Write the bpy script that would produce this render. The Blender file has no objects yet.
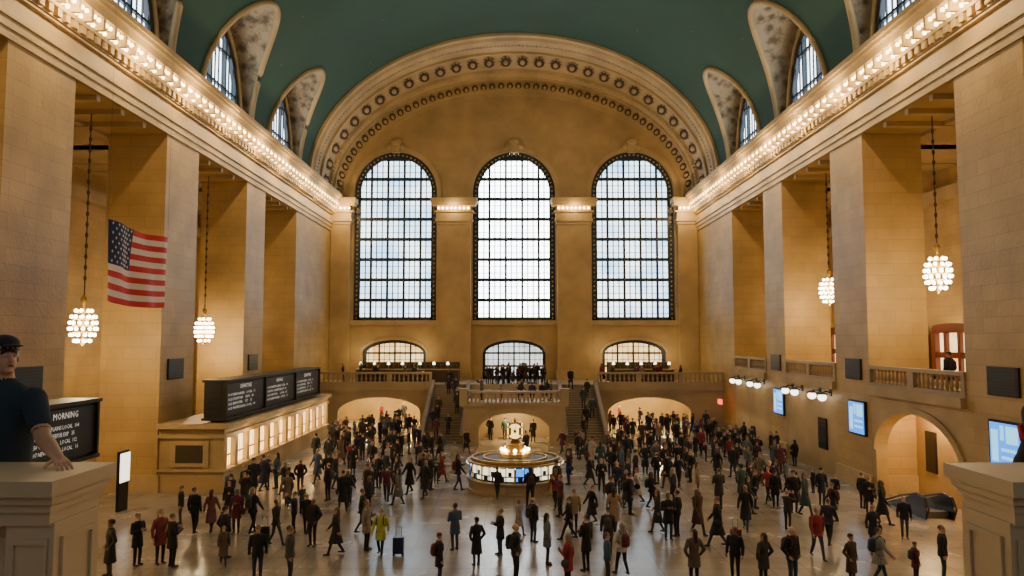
import bpy, math, random
from mathutils import Vector, Matrix, kdtree
random.seed(11)
pi = math.pi
scn = bpy.context.scene
COL = scn.collection

# ------------------------------------------------------------------ materials
def newmat(name):
    m = bpy.data.materials.new(name); m.use_nodes = True
    nt = m.node_tree
    b = nt.nodes['Principled BSDF']
    return m, nt, b
def mat(name, col, rough=0.6, metal=0.0, emis=None, es=0.0, spec=None):
    m, nt, b = newmat(name)
    b.inputs['Base Color'].default_value = (*col, 1)
    b.inputs['Roughness'].default_value = rough
    b.inputs['Metallic'].default_value = metal
    if emis:
        b.inputs['Emission Color'].default_value = (*emis, 1)
        b.inputs['Emission Strength'].default_value = es
    return m
def N(nt, t, **kw):
    n = nt.nodes.new(t)
    for k, v in kw.items(): setattr(n, k, v)
    return n
def stone(name, c1, c2, cm, bw=1.7, rh=0.62, rough=0.55, bump=0.25, mottle=0.25, blocks=True):
    m, nt, b = newmat(name); L = nt.links
    tc = N(nt, 'ShaderNodeTexCoord'); sep = N(nt, 'ShaderNodeSeparateXYZ')
    L.new(tc.outputs['Object'], sep.inputs[0])
    add = N(nt, 'ShaderNodeMath', operation='ADD')
    L.new(sep.outputs['X'], add.inputs[0]); L.new(sep.outputs['Y'], add.inputs[1])
    com = N(nt, 'ShaderNodeCombineXYZ')
    L.new(add.outputs[0], com.inputs['X']); L.new(sep.outputs['Z'], com.inputs['Y'])
    noi = N(nt, 'ShaderNodeTexNoise'); noi.inputs['Scale'].default_value = 0.45; noi.inputs['Detail'].default_value = 6
    L.new(tc.outputs['Object'], noi.inputs['Vector'])
    mix = N(nt, 'ShaderNodeMix', data_type='RGBA', blend_type='MULTIPLY')
    mix.inputs[0].default_value = mottle
    if blocks:
        br = N(nt, 'ShaderNodeTexBrick')
        br.inputs['Color1'].default_value = (*c1, 1); br.inputs['Color2'].default_value = (*c2, 1)
        br.inputs['Mortar'].default_value = (*cm, 1); br.inputs['Scale'].default_value = 1
        br.inputs['Mortar Size'].default_value = 0.014; br.inputs['Brick Width'].default_value = bw
        br.inputs['Row Height'].default_value = rh; br.inputs['Mortar Smooth'].default_value = 0.3
        L.new(com.outputs[0], br.inputs['Vector']); L.new(br.outputs['Color'], mix.inputs[6])
    else:
        mix.inputs[6].default_value = (*c1, 1)
    bc = N(nt, 'ShaderNodeRGBToBW'); L.new(noi.outputs['Color'], bc.inputs[0])
    ramp = N(nt, 'ShaderNodeMapRange'); ramp.inputs['From Min'].default_value = 0.3; ramp.inputs['From Max'].default_value = 0.7
    ramp.inputs['To Min'].default_value = 0.35; ramp.inputs['To Max'].default_value = 1.3
    L.new(bc.outputs[0], ramp.inputs['Value']); L.new(ramp.outputs[0], mix.inputs[7])
    L.new(mix.outputs[2], b.inputs['Base Color'])
    b.inputs['Roughness'].default_value = rough
    n2 = N(nt, 'ShaderNodeTexNoise'); n2.inputs['Scale'].default_value = 6; n2.inputs['Detail'].default_value = 5
    L.new(tc.outputs['Object'], n2.inputs['Vector'])
    bp = N(nt, 'ShaderNodeBump'); bp.inputs['Strength'].default_value = bump; bp.inputs['Distance'].default_value = 0.05
    L.new(n2.outputs['Fac'], bp.inputs['Height']); L.new(bp.outputs[0], b.inputs['Normal'])
    return m
def ornate(name, c1, c2, scale=1.6):
    m, nt, b = newmat(name); L = nt.links
    tc = N(nt, 'ShaderNodeTexCoord')
    v = N(nt, 'ShaderNodeTexVoronoi', feature='SMOOTH_F1'); v.inputs['Scale'].default_value = scale
    n = N(nt, 'ShaderNodeTexNoise'); n.inputs['Scale'].default_value = scale*1.5; n.inputs['Detail'].default_value = 4
    n.inputs['Distortion'].default_value = 1.5
    L.new(tc.outputs['Object'], v.inputs['Vector']); L.new(tc.outputs['Object'], n.inputs['Vector'])
    mu = N(nt, 'ShaderNodeMath', operation='MULTIPLY'); L.new(v.outputs['Distance'], mu.inputs[0]); L.new(n.outputs['Fac'], mu.inputs[1])
    r = N(nt, 'ShaderNodeValToRGB'); r.color_ramp.elements[0].position = 0.08; r.color_ramp.elements[1].position = 0.26
    r.color_ramp.elements[0].color = (*c1, 1); r.color_ramp.elements[1].color = (*c2, 1)
    L.new(mu.outputs[0], r.inputs[0]); L.new(r.outputs[0], b.inputs['Base Color'])
    bp = N(nt, 'ShaderNodeBump'); bp.inputs['Strength'].default_value = 0.7; bp.inputs['Distance'].default_value = 0.25
    L.new(mu.outputs[0], bp.inputs['Height']); L.new(bp.outputs[0], b.inputs['Normal'])
    b.inputs['Roughness'].default_value = 0.7
    return m
def pane(name, c1, c2, s, sc=0.5):
    m, nt, b = newmat(name); L = nt.links
    tc = N(nt, 'ShaderNodeTexCoord')
    n = N(nt, 'ShaderNodeTexNoise'); n.inputs['Scale'].default_value = sc; n.inputs['Detail'].default_value = 3
    L.new(tc.outputs['Object'], n.inputs['Vector'])
    r = N(nt, 'ShaderNodeValToRGB'); r.color_ramp.elements[0].position = 0.35; r.color_ramp.elements[1].position = 0.62
    r.color_ramp.elements[0].color = (*c1, 1); r.color_ramp.elements[1].color = (*c2, 1)
    L.new(n.outputs['Fac'], r.inputs[0]); L.new(r.outputs[0], b.inputs['Emission Color'])
    b.inputs['Emission Strength'].default_value = s
    b.inputs['Base Color'].default_value = (0.3, 0.32, 0.35, 1); b.inputs['Roughness'].default_value = 0.3
    return m

M_STONE = stone('limestone_blocks', (0.50, 0.335, 0.125), (0.45, 0.298, 0.108), (0.36, 0.235, 0.085), mottle=.45)
M_STONE2 = stone('limestone_smooth', (0.46, 0.32, 0.14), (0.6, 0.44, 0.24), (0.4, 0.3, 0.2), blocks=False, mottle=0.5)
M_TRIM = stone('carved_trim', (0.48, 0.35, 0.165), (0.6, 0.44, 0.24), (0.4, 0.3, 0.2), blocks=False, bump=0.6, mottle=0.5)
M_MARBLE = stone('botticino_marble', (0.37, 0.28, 0.16), (0.6, 0.5, 0.4), (0.4, 0.3, 0.2), blocks=False, rough=0.45, bump=0.05, mottle=0.45)
M_ORN = ornate('carved_plaster', (0.12, 0.09, 0.055), (0.40, 0.32, 0.21))
M_DARK = mat('dark_iron', (0.015, 0.028, 0.042), 0.5)
M_BLACK = mat('black_panel', (0.008, 0.008, 0.009), 0.35)
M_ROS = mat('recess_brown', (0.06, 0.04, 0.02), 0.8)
M_BRASS = mat('brass', (0.50, 0.32, 0.09), 0.35, 0.85)
M_BULB = mat('bulb', (1, .8, .5), 0.4, emis=(1, 0.70, 0.30), es=13)
M_BULBW = mat('chandelier_bulb', (1, .9, .7), 0.4, emis=(1, 0.78, 0.42), es=20)
M_GLOBE = mat('opal_globe', (1, .95, .85), 0.3, emis=(1, 0.9, 0.72), es=5)
M_TEXT = mat('white_lettering', (0.9, 0.9, 0.85), 0.5, emis=(1, 1, 0.92), es=0.4)
M_WARMGLASS = pane('warm_glass', (0.85, 0.42, 0.12), (1, 0.76, 0.36), 2.6, 1.2)
M_WINC = pane('daylight_glass_bright', (0.78, 0.90, 1), (1, 1, 1), 12.0, 0.3)
M_WIN = pane('daylight_glass', (0.36, 0.60, 0.84), (0.82, 0.94, 1), 4.4, 0.3)
M_WINB = pane('daylight_glass_west', (0.5, 0.62, 0.72), (0.9, 0.95, 1), 1.0, 0.45)
M_WINS = pane('daylight_glass_side', (0.6, 0.78, 0.95), (0.95, 1, 1), 6.0, 0.8)

def floor_mat():
    m, nt, b = newmat('tennessee_marble_floor'); L = nt.links
    tc = N(nt, 'ShaderNodeTexCoord')
    br = N(nt, 'ShaderNodeTexBrick'); br.offset = 0.0
    br.inputs['Color1'].default_value = (0.33, 0.295, 0.255, 1); br.inputs['Color2'].default_value = (0.29, 0.255, 0.22, 1)
    br.inputs['Mortar'].default_value = (0.20, 0.17, 0.14, 1); br.inputs['Scale'].default_value = 1
    br.inputs['Mortar Size'].default_value = 0.016; br.inputs['Brick Width'].default_value = 1.25; br.inputs['Row Height'].default_value = 1.25
    L.new(tc.outputs['Object'], br.inputs['Vector'])
    n = N(nt, 'ShaderNodeTexNoise'); n.inputs['Scale'].default_value = 0.6; n.inputs['Detail'].default_value = 8
    L.new(tc.outputs['Object'], n.inputs['Vector'])
    mr = N(nt, 'ShaderNodeMapRange'); mr.inputs['From Min'].default_value = .3; mr.inputs['From Max'].default_value = .7
    mr.inputs['To Min'].default_value = .65; mr.inputs['To Max'].default_value = 1.15
    L.new(n.outputs['Fac'], mr.inputs['Value'])
    mix = N(nt, 'ShaderNodeMix', data_type='RGBA', blend_type='MULTIPLY'); mix.inputs[0].default_value = 0.85
    L.new(br.outputs['Color'], mix.inputs[6]); L.new(mr.outputs[0], mix.inputs[7]); L.new(mix.outputs[2], b.inputs['Base Color'])
    r2 = N(nt, 'ShaderNodeMapRange'); r2.inputs['To Min'].default_value = 0.16; r2.inputs['To Max'].default_value = 0.34
    L.new(n.outputs['Fac'], r2.inputs['Value']); L.new(r2.outputs[0], b.inputs['Roughness'])
    return m
M_FLOOR = floor_mat()
def ceil_mat():
    m, nt, b = newmat('teal_zodiac_ceiling'); L = nt.links
    tc = N(nt, 'ShaderNodeTexCoord')
    n = N(nt, 'ShaderNodeTexNoise'); n.inputs['Scale'].default_value = 0.12; n.inputs['Detail'].default_value = 5
    L.new(tc.outputs['Object'], n.inputs['Vector'])
    r = N(nt, 'ShaderNodeValToRGB'); r.color_ramp.elements[0].position = .3; r.color_ramp.elements[1].position = .7
    r.color_ramp.elements[0].color = (0.018, 0.064, 0.044, 1); r.color_ramp.elements[1].color = (0.026, 0.085, 0.058, 1)
    L.new(n.outputs['Fac'], r.inputs[0])
    v = N(nt, 'ShaderNodeTexVoronoi'); v.inputs['Scale'].default_value = 0.45
    L.new(tc.outputs['Object'], v.inputs['Vector'])
    lt = N(nt, 'ShaderNodeMath', operation='LESS_THAN'); lt.inputs[1].default_value = 0.045
    L.new(v.outputs['Distance'], lt.inputs[0])
    mix = N(nt, 'ShaderNodeMix', data_type='RGBA'); L.new(lt.outputs[0], mix.inputs[0]); L.new(r.outputs[0], mix.inputs[6])
    mix.inputs[7].default_value = (0.12, 0.13, 0.06, 1)
    L.new(mix.outputs[2], b.inputs['Base Color']); b.inputs['Roughness'].default_value = 0.8
    return m
M_CEIL = ceil_mat()

# ------------------------------------------------------------------ mesh builder
class MB:
    def __init__(s): s.v = []; s.f = []; s.m = []
    def add(s, vs, fs, mi=0):
        o = len(s.v); s.v += [tuple(p) for p in vs]
        for f in fs: s.f.append(tuple(i+o for i in f)); s.m.append(mi)
    def quad(s, a, b, c, d, mi=0): s.add([a, b, c, d], [(0, 1, 2, 3)], mi)
    def box(s, x0, x1, y0, y1, z0, z1, mi=0):
        s.add([(x0,y0,z0),(x1,y0,z0),(x1,y1,z0),(x0,y1,z0),(x0,y0,z1),(x1,y0,z1),(x1,y1,z1),(x0,y1,z1)],
              [(0,3,2,1),(4,5,6,7),(0,1,5,4),(1,2,6,5),(2,3,7,6),(3,0,4,7)], mi)
    def rings(s, R, mi=0, closed=True, cap=False):
        n = len(R[0]); vs = [p for r in R for p in r]; fs = []
        for k in range(len(R)-1):
            for i in range(n if closed else n-1):
                j = (i+1) % n
                fs.append((k*n+i, k*n+j, (k+1)*n+j, (k+1)*n+i))
        if cap:
            fs.append(tuple(range(n-1, -1, -1))); fs.append(tuple((len(R)-1)*n+i for i in range(n)))
        s.add(vs, fs, mi)
    def lathe(s, cx, cy, prof, n=16, mi=0, cap=True):
        s.rings([[(cx+r*math.cos(2*pi*i/n), cy+r*math.sin(2*pi*i/n), z) for i in range(n)] for r, z in prof], mi, True, cap)
    def sphere(s, c, r, nu=10, nv=6, mi=0, M=None):
        if not hasattr(r, '__len__'): r = (r, r, r)
        R = []
        for k in range(nv+1):
            th = pi*k/nv; rr = max(math.sin(th), 0.02)
            ring = []
            for i in range(nu):
                p = Vector((r[0]*rr*math.cos(2*pi*i/nu), r[1]*rr*math.sin(2*pi*i/nu), -r[2]*math.cos(th)))
                if M is not None: p = M @ p
                ring.append((p.x+c[0], p.y+c[1], p.z+c[2]))
            R.append(ring)
        s.rings(R, mi, True, True)
    def tube(s, pts, rad, n=6, mi=0):
        pts = [Vector(p) for p in pts]
        if not hasattr(rad, '__len__'): rad = [rad]*len(pts)
        R = []; up = Vector((0, 0, 1))
        for k, p in enumerate(pts):
            d = (pts[min(k+1, len(pts)-1)] - pts[max(k-1, 0)]).normalized()
            a = up if abs(d.z) < .9 else Vector((1, 0, 0))
            x = d.cross(a).normalized(); y = x.cross(d).normalized()
            R.append([tuple(p + rad[k]*(x*math.cos(2*pi*i/n) + y*math.sin(2*pi*i/n))) for i in range(n)])
        s.rings(R, mi, True, True)
    def seg(s, P, a, b, w, d0, d1, mi=0):
        du, dz = b[0]-a[0], b[1]-a[1]; l = math.hypot(du, dz)
        if l < 1e-6: return
        nu, nz = -dz/l*w/2, du/l*w/2
        c = [(a[0]+nu, a[1]+nz), (b[0]+nu, b[1]+nz), (b[0]-nu, b[1]-nz), (a[0]-nu, a[1]-nz)]
        s.add([P(u, d0, z) for u, z in c]+[P(u, d1, z) for u, z in c],
              [(0,1,2,3),(7,6,5,4),(0,4,5,1),(1,5,6,2),(2,6,7,3),(3,7,4,0)], mi)
    def merge(s, o, M=None, mi=None):
        vs = o.v if M is None else [tuple(M @ Vector(p)) for p in o.v]
        k = len(s.v); s.v += vs
        s.f += [tuple(i+k for i in f) for f in o.f]; s.m += (o.m if mi is None else [mi]*len(o.f))
    def mesh(s, name, mats, smooth=False):
        me = bpy.data.meshes.new(name); me.from_pydata(s.v, [], s.f)
        for m in mats: me.materials.append(m)
        me.polygons.foreach_set('material_index', s.m)
        if smooth: me.polygons.foreach_set('use_smooth', [True]*len(s.f))
        me.update(); return me
    def build(s, name, mats, parent=None, smooth=False, loc=(0, 0, 0)):
        ob = bpy.data.objects.new(name, s.mesh(name, mats, smooth)); COL.objects.link(ob)
        ob.location = loc
        if parent: ob.parent = parent
        return ob
def empty(name, loc=(0, 0, 0)):
    e = bpy.data.objects.new(name, None); COL.objects.link(e); e.location = loc; return e
PXZ = lambda u, d, z: (u, d, z)
PYZ = lambda u, d, z: (d, u, z)
def arch_fill(mb, P, c, hw, spring, rise, ztop, d0, d1, mi=0, n=28):
    pts = [(c-hw*math.cos(pi*i/n), spring+rise*math.sin(pi*i/n)) for i in range(n+1)]
    for (u0, z0), (u1, z1) in zip(pts, pts[1:]):
        mb.quad(P(u0,d0,z0), P(u1,d0,z1), P(u1,d0,ztop), P(u0,d0,ztop), mi)
        mb.quad(P(u0,d1,z0), P(u0,d1,ztop), P(u1,d1,ztop), P(u1,d1,z1), mi)
        mb.quad(P(u0,d0,z0), P(u0,d1,z0), P(u1,d1,z1), P(u1,d0,z1), mi)
def arch_pts(c, hw, spring, rise, n=28):
    return [(c-hw*math.cos(pi*i/n), spring+rise*math.sin(pi*i/n)) for i in range(n+1)]
def window(name, P, c, hw, z0, spring, rise, d, sgn, ncol, nsub, rowh, rsub, glass, maj=.2, mino=.06, border=.4, hmul=1.2, fm=None, hmin=None, studs=False):
    e = empty(name)
    top = lambda u: spring+rise*math.sqrt(max(0, 1-((u-c)/hw)**2))
    def half(z): return hw if z <= spring else hw*math.sqrt(max(0, 1-((z-spring)/rise)**2))
    f = MB()
    pts = [(c-hw, z0)]+arch_pts(c, hw, spring, rise)+[(c+hw, z0)]
    ins = border/2
    pin = [(c+(u-c)*(1-ins/hw), z if z <= z0 else z-ins*max(0, (z-spring)/rise)) for u, z in pts]
    for a, b in zip(pin, pin[1:]): f.seg(P, a, b, border, d-.15*sgn, d+.15*sgn)
    f.seg(P, (c-hw, z0+.15), (c+hw, z0+.15), .4, d-.15*sgn, d+.15*sgn)
    if studs:
        for a, b in zip(pin, pin[1:]):
            L = math.hypot(b[0]-a[0], b[1]-a[1]); k = max(1, int(L/.45))
            for i in range(k):
                t = (i+.5)/k; p = P(a[0]+(b[0]-a[0])*t, d-.17*sgn, a[1]+(b[1]-a[1])*t); f.sphere(p, .10, 6, 4, 1)
    n = ncol*nsub
    for i in range(1, n):
        u = c-hw+2*hw*i/n; w = maj if i % nsub == 0 else mino
        f.seg(P, (u, z0), (u, top(u)-.05), w, d-.1*sgn, d+(.1 if w == maj else 0)*sgn)
    k = 1; z = z0+rowh/rsub
    while z < spring+rise-.3:
        h = half(z)-.05; mj = (k % rsub == 0)
        w = maj*hmul if mj else (hmin or mino)
        if h > .3: f.seg(P, (c-h, z), (c+h, z), w, d-.09*sgn, d+(.1 if mj else 0)*sgn)
        k += 1; z = z0+rowh*k/rsub
    f.build('frame', [fm or M_DARK, M_TRIM], e)
    g = MB(); ap = arch_pts(c, hw-.02, spring, rise-.02, 40)
    for (u0, a), (u1, b) in zip(ap, ap[1:]): g.quad(P(u0, d+.2*sgn, z0), P(u1, d+.2*sgn, z0), P(u1, d+.2*sgn, b), P(u0, d+.2*sgn, a))
    g.build('glass', [glass], e)
    return e
def baluster_prof(h, r): return [(r*.9, 0), (r*.9, h*.08), (r*.5, h*.14), (r, h*.38), (r*.75, h*.55), (r*.42, h*.8), (r*.8, h*.9), (r*.8, h)]
def balustrade(mb, P, u0, u1, d, z, h, mi=0, sp=.36, r=.1, th=.17, ped=4.0, n=8):
    a, b = min(u0, u1), max(u0, u1)
    def bx(ua, ub, da, db, za, zb):
        p = P(ua, da, za); q = P(ub, db, zb)
        mb.box(min(p[0],q[0]), max(p[0],q[0]), min(p[1],q[1]), max(p[1],q[1]), za, zb, mi)
    bx(a, b, d-th, d+th, z, z+.18*h); bx(a, b, d-th*1.15, d+th*1.15, z+.84*h, z+h)
    np_ = max(1, round((b-a)/ped)); L = (b-a)/np_
    for i in range(np_+1):
        u = a+L*i; ua, ub = max(a, u-.22)+.002, min(b, u+.22)-.002
        bx(ua, ub, d-th*1.05, d+th*1.05, z+.17*h, z+.85*h)
        if i < np_:
            k = int((L-.5)/sp)
            for j in range(k):
                uu = u+.25+(L-.5)*(j+.5)/k; p = P(uu, d, 0)
                mb.lathe(p[0], p[1], [(rr, z+.18*h+zz) for rr, zz in baluster_prof(.66*h, r)], n, mi, False)
def text_into(mb, s, size, M, mi):
    cu = bpy.data.curves.new('t', 'FONT'); cu.body = s; cu.size = size; cu.resolution_u = 1
    ob = bpy.data.objects.new('t', cu); COL.objects.link(ob)
    dg = bpy.context.evaluated_depsgraph_get()
    me = bpy.data.meshes.new_from_object(ob.evaluated_get(dg))
    mb.add([tuple(M @ v.co) for v in me.vertices], [tuple(p.vertices) for p in me.polygons], mi)
    bpy.data.objects.remove(ob); bpy.data.curves.remove(cu); bpy.data.meshes.remove(me)

# ------------------------------------------------------------------ room constants
XW, YB, YF = 18.3, -9.0, 75.0
DZ = .25
ZS = 21.8+DZ; VA, VB = 18.3, 13.25; YARCH = 66.0
ZO = 18.4+DZ
PIERS = [(-9, -7), (2.6, 6.6), (14.6, 18.6), (26.4, 30.6), (38.9, 42.9), (50.8, 54.6), (62.5, 75)]
BAYS = [(-7, 2.6), (6.6, 14.6), (18.6, 26.4), (30.6, 38.9), (42.9, 50.8), (54.6, 62.5)]
CELLS = [sum(b)/2 for b in BAYS]
CW, CH = 4.15, 7.2

b = MB(); b.box(-28, 28, YB-1, YF+1, -.4, 0); b.build('floor', [M_FLOOR])

for side, sg in (('left', -1), ('right', 1)):
    w = MB()
    def bx(xa, xb, *r, mi=0): w.box(min(sg*xa, sg*xb), max(sg*xa, sg*xb), *r, mi)
    for y0, y1 in PIERS:
        bx(XW, 21.4, y0, y1, 0, ZO)
        bx(XW-.12, 21.5, y0-(.1 if y0 > YB else 0), min(YF, y1+.1), 0, .9, mi=1)
    bx(XW, 21.4, YB, YF, ZO, ZS)
    for y0, y1 in BAYS:
        bx(21.41, 27, y0-2.5, y1+2.5, ZO-.2, ZO, mi=1)
        for k in range(1, 4):
            yy = y0+(y1-y0)*k/4; bx(XW+.2, 26.9, yy-.15, yy+.15, ZO-.25, ZO+.05, mi=1)
    w.build('wall_'+side, [M_STONE, M_TRIM])
    w = MB()
    bx(27, 27.5, YB, YF, 0, ZO)
    bx(21.41, 27, 63.5, 64, 0, ZO)
    for y0, y1 in PIERS[1:-1]:
        bx(26.2, 27, y0+.5, y1-.5, 0, 15.2)
        bx(26.0, 27, y0+.3, y1-.3, 15.2, 16.4, mi=1)
    bx(26.4, 27, YB, 63.5, 16.4, 17.2, mi=1)
    w.build('wall_passage_'+side, [M_STONE, M_TRIM])
    t = MB()
    def bx(xa, xb, *r, mi=0): t.box(min(sg*xa, sg*xb), max(sg*xa, sg*xb), *r, mi)
    for off, za, zb in [(.10, 18.4, 18.75), (.18, 18.75, 19.1), (.28, 19.1, 19.25), (.08, 19.25, 20.0), (.3, 20.0, 20.15), (.62, 20.45, 20.62), (1.0, 21.15, 21.5), (1.2, 21.5, 21.7), (1.3, 21.7, 21.95)]:
        bx(XW-off, XW+.05, YB+.01, YF-.01, za+DZ, zb+DZ)
    bx(XW-.4, XW+.04, YB+.02, YF-.02, 20.1+DZ, 21.2+DZ)
    y = 14.0
    while y < YF-.5:
        bx(XW-.58, XW-.3, y, y+.28, 20.14+DZ, 20.46+DZ); y += .55
    y = 14.0
    while y < YF-.5:
        bx(XW-.95, XW-.38, y+.62, y+.8, 20.61+DZ, 21.16+DZ); y += .9
    t.build('trim_cornice_'+side, [M_TRIM])
    bl = MB(); y = 14.0
    while y < YF-.6:
        for k in (.12, .45):
            bl.sphere((sg*(XW-.84), y+k, 20.98+DZ), .10, 6, 4); bl.sphere((sg*(XW-.6), y+k, 20.76+DZ), .10, 6, 4)
        y += .9
    bl.build('cornice_light_bulbs_'+side, [M_BULB], smooth=True)

# ceiling with penetrations
def zc(dy): return CH*math.sqrt(max(0, 1-(dy/CW)**2))
ys = set([YB, YARCH])
for c in CELLS:
    for i in range(25): ys.add(round(c-CW*math.cos(pi*i/24), 4))
ys = sorted(y for y in ys if YB <= y <= YARCH)
def th0(y):
    for c in CELLS:
        if abs(y-c) < CW: return math.asin(zc(y-c)/VB)
    return 0
rows = []
for y in ys:
    t0 = th0(y); n = 48
    rows.append([(-VA*math.cos(t0+(pi-2*t0)*i/n), y, ZS+VB*math.sin(t0+(pi-2*t0)*i/n)) for i in range(n+1)])
c = MB(); c.rings(rows, 0, closed=False)
# gilded constellation figures on the vault (second material of the ceiling)
def vp(th, y, o=.09): return ((VA-o)*math.cos(th), y, ZS+(VB-o)*math.sin(th))
rr_ = random.Random(5)
for cx_, cy_, sc_ in ((1.10, 51, 4.2), (1.25, 38, 4.5), (.88, 41, 3.0), (1.9, 47, 3.5), (2.2, 36, 3.0), (1.6, 30, 4)):
    prev = []
    for k in range(12):
        a_ = k*2*pi/12+rr_.uniform(-.2, .2); r_ = sc_*rr_.uniform(.35, 1)
        p = (cx_+r_*math.cos(a_)/17, cy_+r_*math.sin(a_)); prev.append(p); c.sphere(vp(*p), .10, 6, 4, 1)
    for p, q in zip(prev, prev[1:]+prev[:1]):
        m_ = ((p[0]+q[0])/2+rr_.uniform(-.02, .02), (p[1]+q[1])/2+rr_.uniform(-.3, .3))
        c.tube([vp(*p), vp(*m_), vp(*q)], .035, 4, 1)
c.build('ceiling', [M_CEIL, mat('faded_gold', (.11, .13, .06), .6)], smooth=True)
lun = MB(); rib = MB(); wn = 20
for sg in (-1, 1):
    for cy in CELLS:
        pts = []
        for i in range(33):
            a = pi*i/32; dy = -CW*math.cos(a); z = CH*math.sin(a)
            xin = VA*math.cos(math.asin(min(1, z/VB)))
            pts.append((dy, z, xin))
        for (d0, z0, x0), (d1, z1, x1) in zip(pts, pts[1:]):
            lun.quad((sg*x0, cy+d0, ZS+z0), (sg*x1, cy+d1, ZS+z1), (sg*18.9, cy+d1, ZS+z1), (sg*18.9, cy+d0, ZS+z0), 0)
        rib.tube([(sg*(x-.03), cy+d, ZS+z-.03) for d, z, x in pts], .2, 6)
        rib.tube([(sg*18.75, cy+d*.88, ZS+z*.86) for d, z, x in pts], .14, 6)
        for i in range(32):
            a0, a1 = pi*i/32, pi*(i+1)/32
            o = lambda a, hw, h: (sg*18.9, cy-hw*math.cos(a), ZS+h*math.sin(a))
            lun.quad(o(a0, 3.4, 5.8), o(a1, 3.4, 5.8), o(a1, CW, CH), o(a0, CW, CH), 0)
        nm = 'window_%d' % wn; wn += 1
        window(nm, PYZ, cy, 3.4, ZS-.3, ZS, 5.8, sg*18.95, sg, 3, 4, 2.4, 1, M_WINS, .2, .05, .25, .7)
lun.build('ceiling_lunettes', [M_ORN]); rib.build('trim_lunette_ribs', [M_TRIM], smooth=True)

# archivolt
BO = .25
PR = [(65.5,18.5,13.2),(65.5,18.05,12.75),(65.9,18.0,12.7),(66.1,17.85,12.5),(66.1,17.98,12.63),(68.2,17.95,12.3),(68.2,17.75,12.1),(68.5,17.75,12.1),(68.5,17.9,12.25),
      (71.2,17.85,11.75),(71.2,17.6,11.5),(71.5,17.6,11.5),(71.5,17.75,11.65),(72.4,17.7,11.4),(72.4,17.5,11.2),(72.6,17.5,11.2),(72.6,17.65,11.3),(74.9,17.4,10.75),(74.9,17.0,10.35),(75.1,17.0,10.35)]
n = 96
a = MB(); a.rings([[(-A*math.cos(pi*i/n), Y, ZS+(B+BO)*math.sin(pi*i/n)) for i in range(n+1)] for Y, A, B in PR], 0, closed=False)
a.build('trim_great_arch', [M_TRIM])
ro = MB()
def ellipse_even(A, B, cnt):
    S = [(-A*math.cos(pi*i/2000), B*math.sin(pi*i/2000)) for i in range(2001)]
    L = [0]
    for p, q in zip(S, S[1:]): L.append(L[-1]+math.hypot(q[0]-p[0], q[1]-p[1]))
    out = []; k = 0
    for j in range(cnt):
        t = L[-1]*(j+.5)/cnt
        while L[k] < t: k += 1
        out.append(S[k])
    return out
for Y, A, B, cnt, r, rY in [(69.85, 17.86, 11.98, 30, .5, .95), (73.75, 17.52, 11.02, 52, .34, .85), (67.15, 17.95, 12.45, 150, .09, .09), (71.35, 17.58, 11.48, 150, .1, .12)]:
    for x, z in ellipse_even(A, B+BO, cnt):
        nrm = Vector((-x/A**2, -.18/A, -z/B**2)).normalized()
        ty = (Vector((0, 1, 0))-nrm*nrm.y).normalized(); tx = ty.cross(nrm)
        q = Matrix((tx, ty, nrm)).transposed()
        p = Vector((x, Y, ZS+z))
        if r > .2:
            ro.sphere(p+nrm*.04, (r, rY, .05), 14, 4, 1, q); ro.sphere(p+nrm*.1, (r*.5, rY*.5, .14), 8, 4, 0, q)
            for k in range(10):
                o = q @ Vector((math.cos(k*pi/5)*r*1.08, math.sin(k*pi/5)*rY*1.08, 0))
                ro.sphere(p+nrm*.05+o, (r*.22, rY*.22, .08), 5, 3, 0, q)
        else: ro.sphere(p+nrm*.02, r, 5, 3, 0)
ro.build('trim_rosettes', [M_TRIM, M_ROS], smooth=True)

# far wall with windows
WC = [-11.95, 0.0, 11.95]; HW = 4.15; WZ0 = 9.75; WSP = 22.65; WR = 4.2
w = MB()
edges = [-XW-3]+[e for c_ in WC for e in (c_-HW, c_+HW)]+[XW+3]
for i in range(0, 8, 2): w.box(edges[i], edges[i+1], YF, YF+1, 3.9, 27.9)
for c_ in WC:
    w.box(c_-HW, c_+HW, YF, YF+1, 8.2, WZ0)
    arch_fill(w, PXZ, c_, HW, WSP, WR, 27.9, YF, YF+1)
    w.box(c_-HW, c_-3.15, YF, YF+1, 3.9, 8.2); w.box(c_+3.15, c_+HW, YF, YF+1, 3.9, 8.2)
    arch_fill(w, PXZ, c_, 3.15, 6.5, 1.3, 8.2, YF, YF+1)
    pts = [(c_-HW-.25, WZ0)]+arch_pts(c_, HW+.25, WSP, WR+.25)+[(c_+HW+.25, WZ0)]
    for p, q in zip(pts, pts[1:]): w.seg(PXZ, p, q, .45, YF-.2, YF+.05, 1)
    pts = arch_pts(c_, 3.3, 6.5, 1.45)
    for p, q in zip(pts, pts[1:]): w.seg(PXZ, p, q, .3, YF-.15, YF+.05, 1)
    w.box(c_-HW-.4, c_+HW+.4, YF-.35, YF+.02, WZ0-.45, WZ0+.01, 1)
    w.box(c_-.4, c_+.4, YF-.5, YF+.02, 26.7, 27.7, 1); w.sphere((c_, YF-.4, 27.8), (.55, .3, .4), 10, 6, 1)
    w.sphere((c_-.6, YF-.3, 27.3), (.35, .2, .3), 8, 5, 1); w.sphere((c_+.6, YF-.3, 27.3), (.35, .2, .3), 8, 5, 1)
w.box(-XW-3, XW+3, YF, YF+1, 27.9, 36.5)
w.box(-XW-3, XW+3, YF, YF+1, 0, 3.9)
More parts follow.
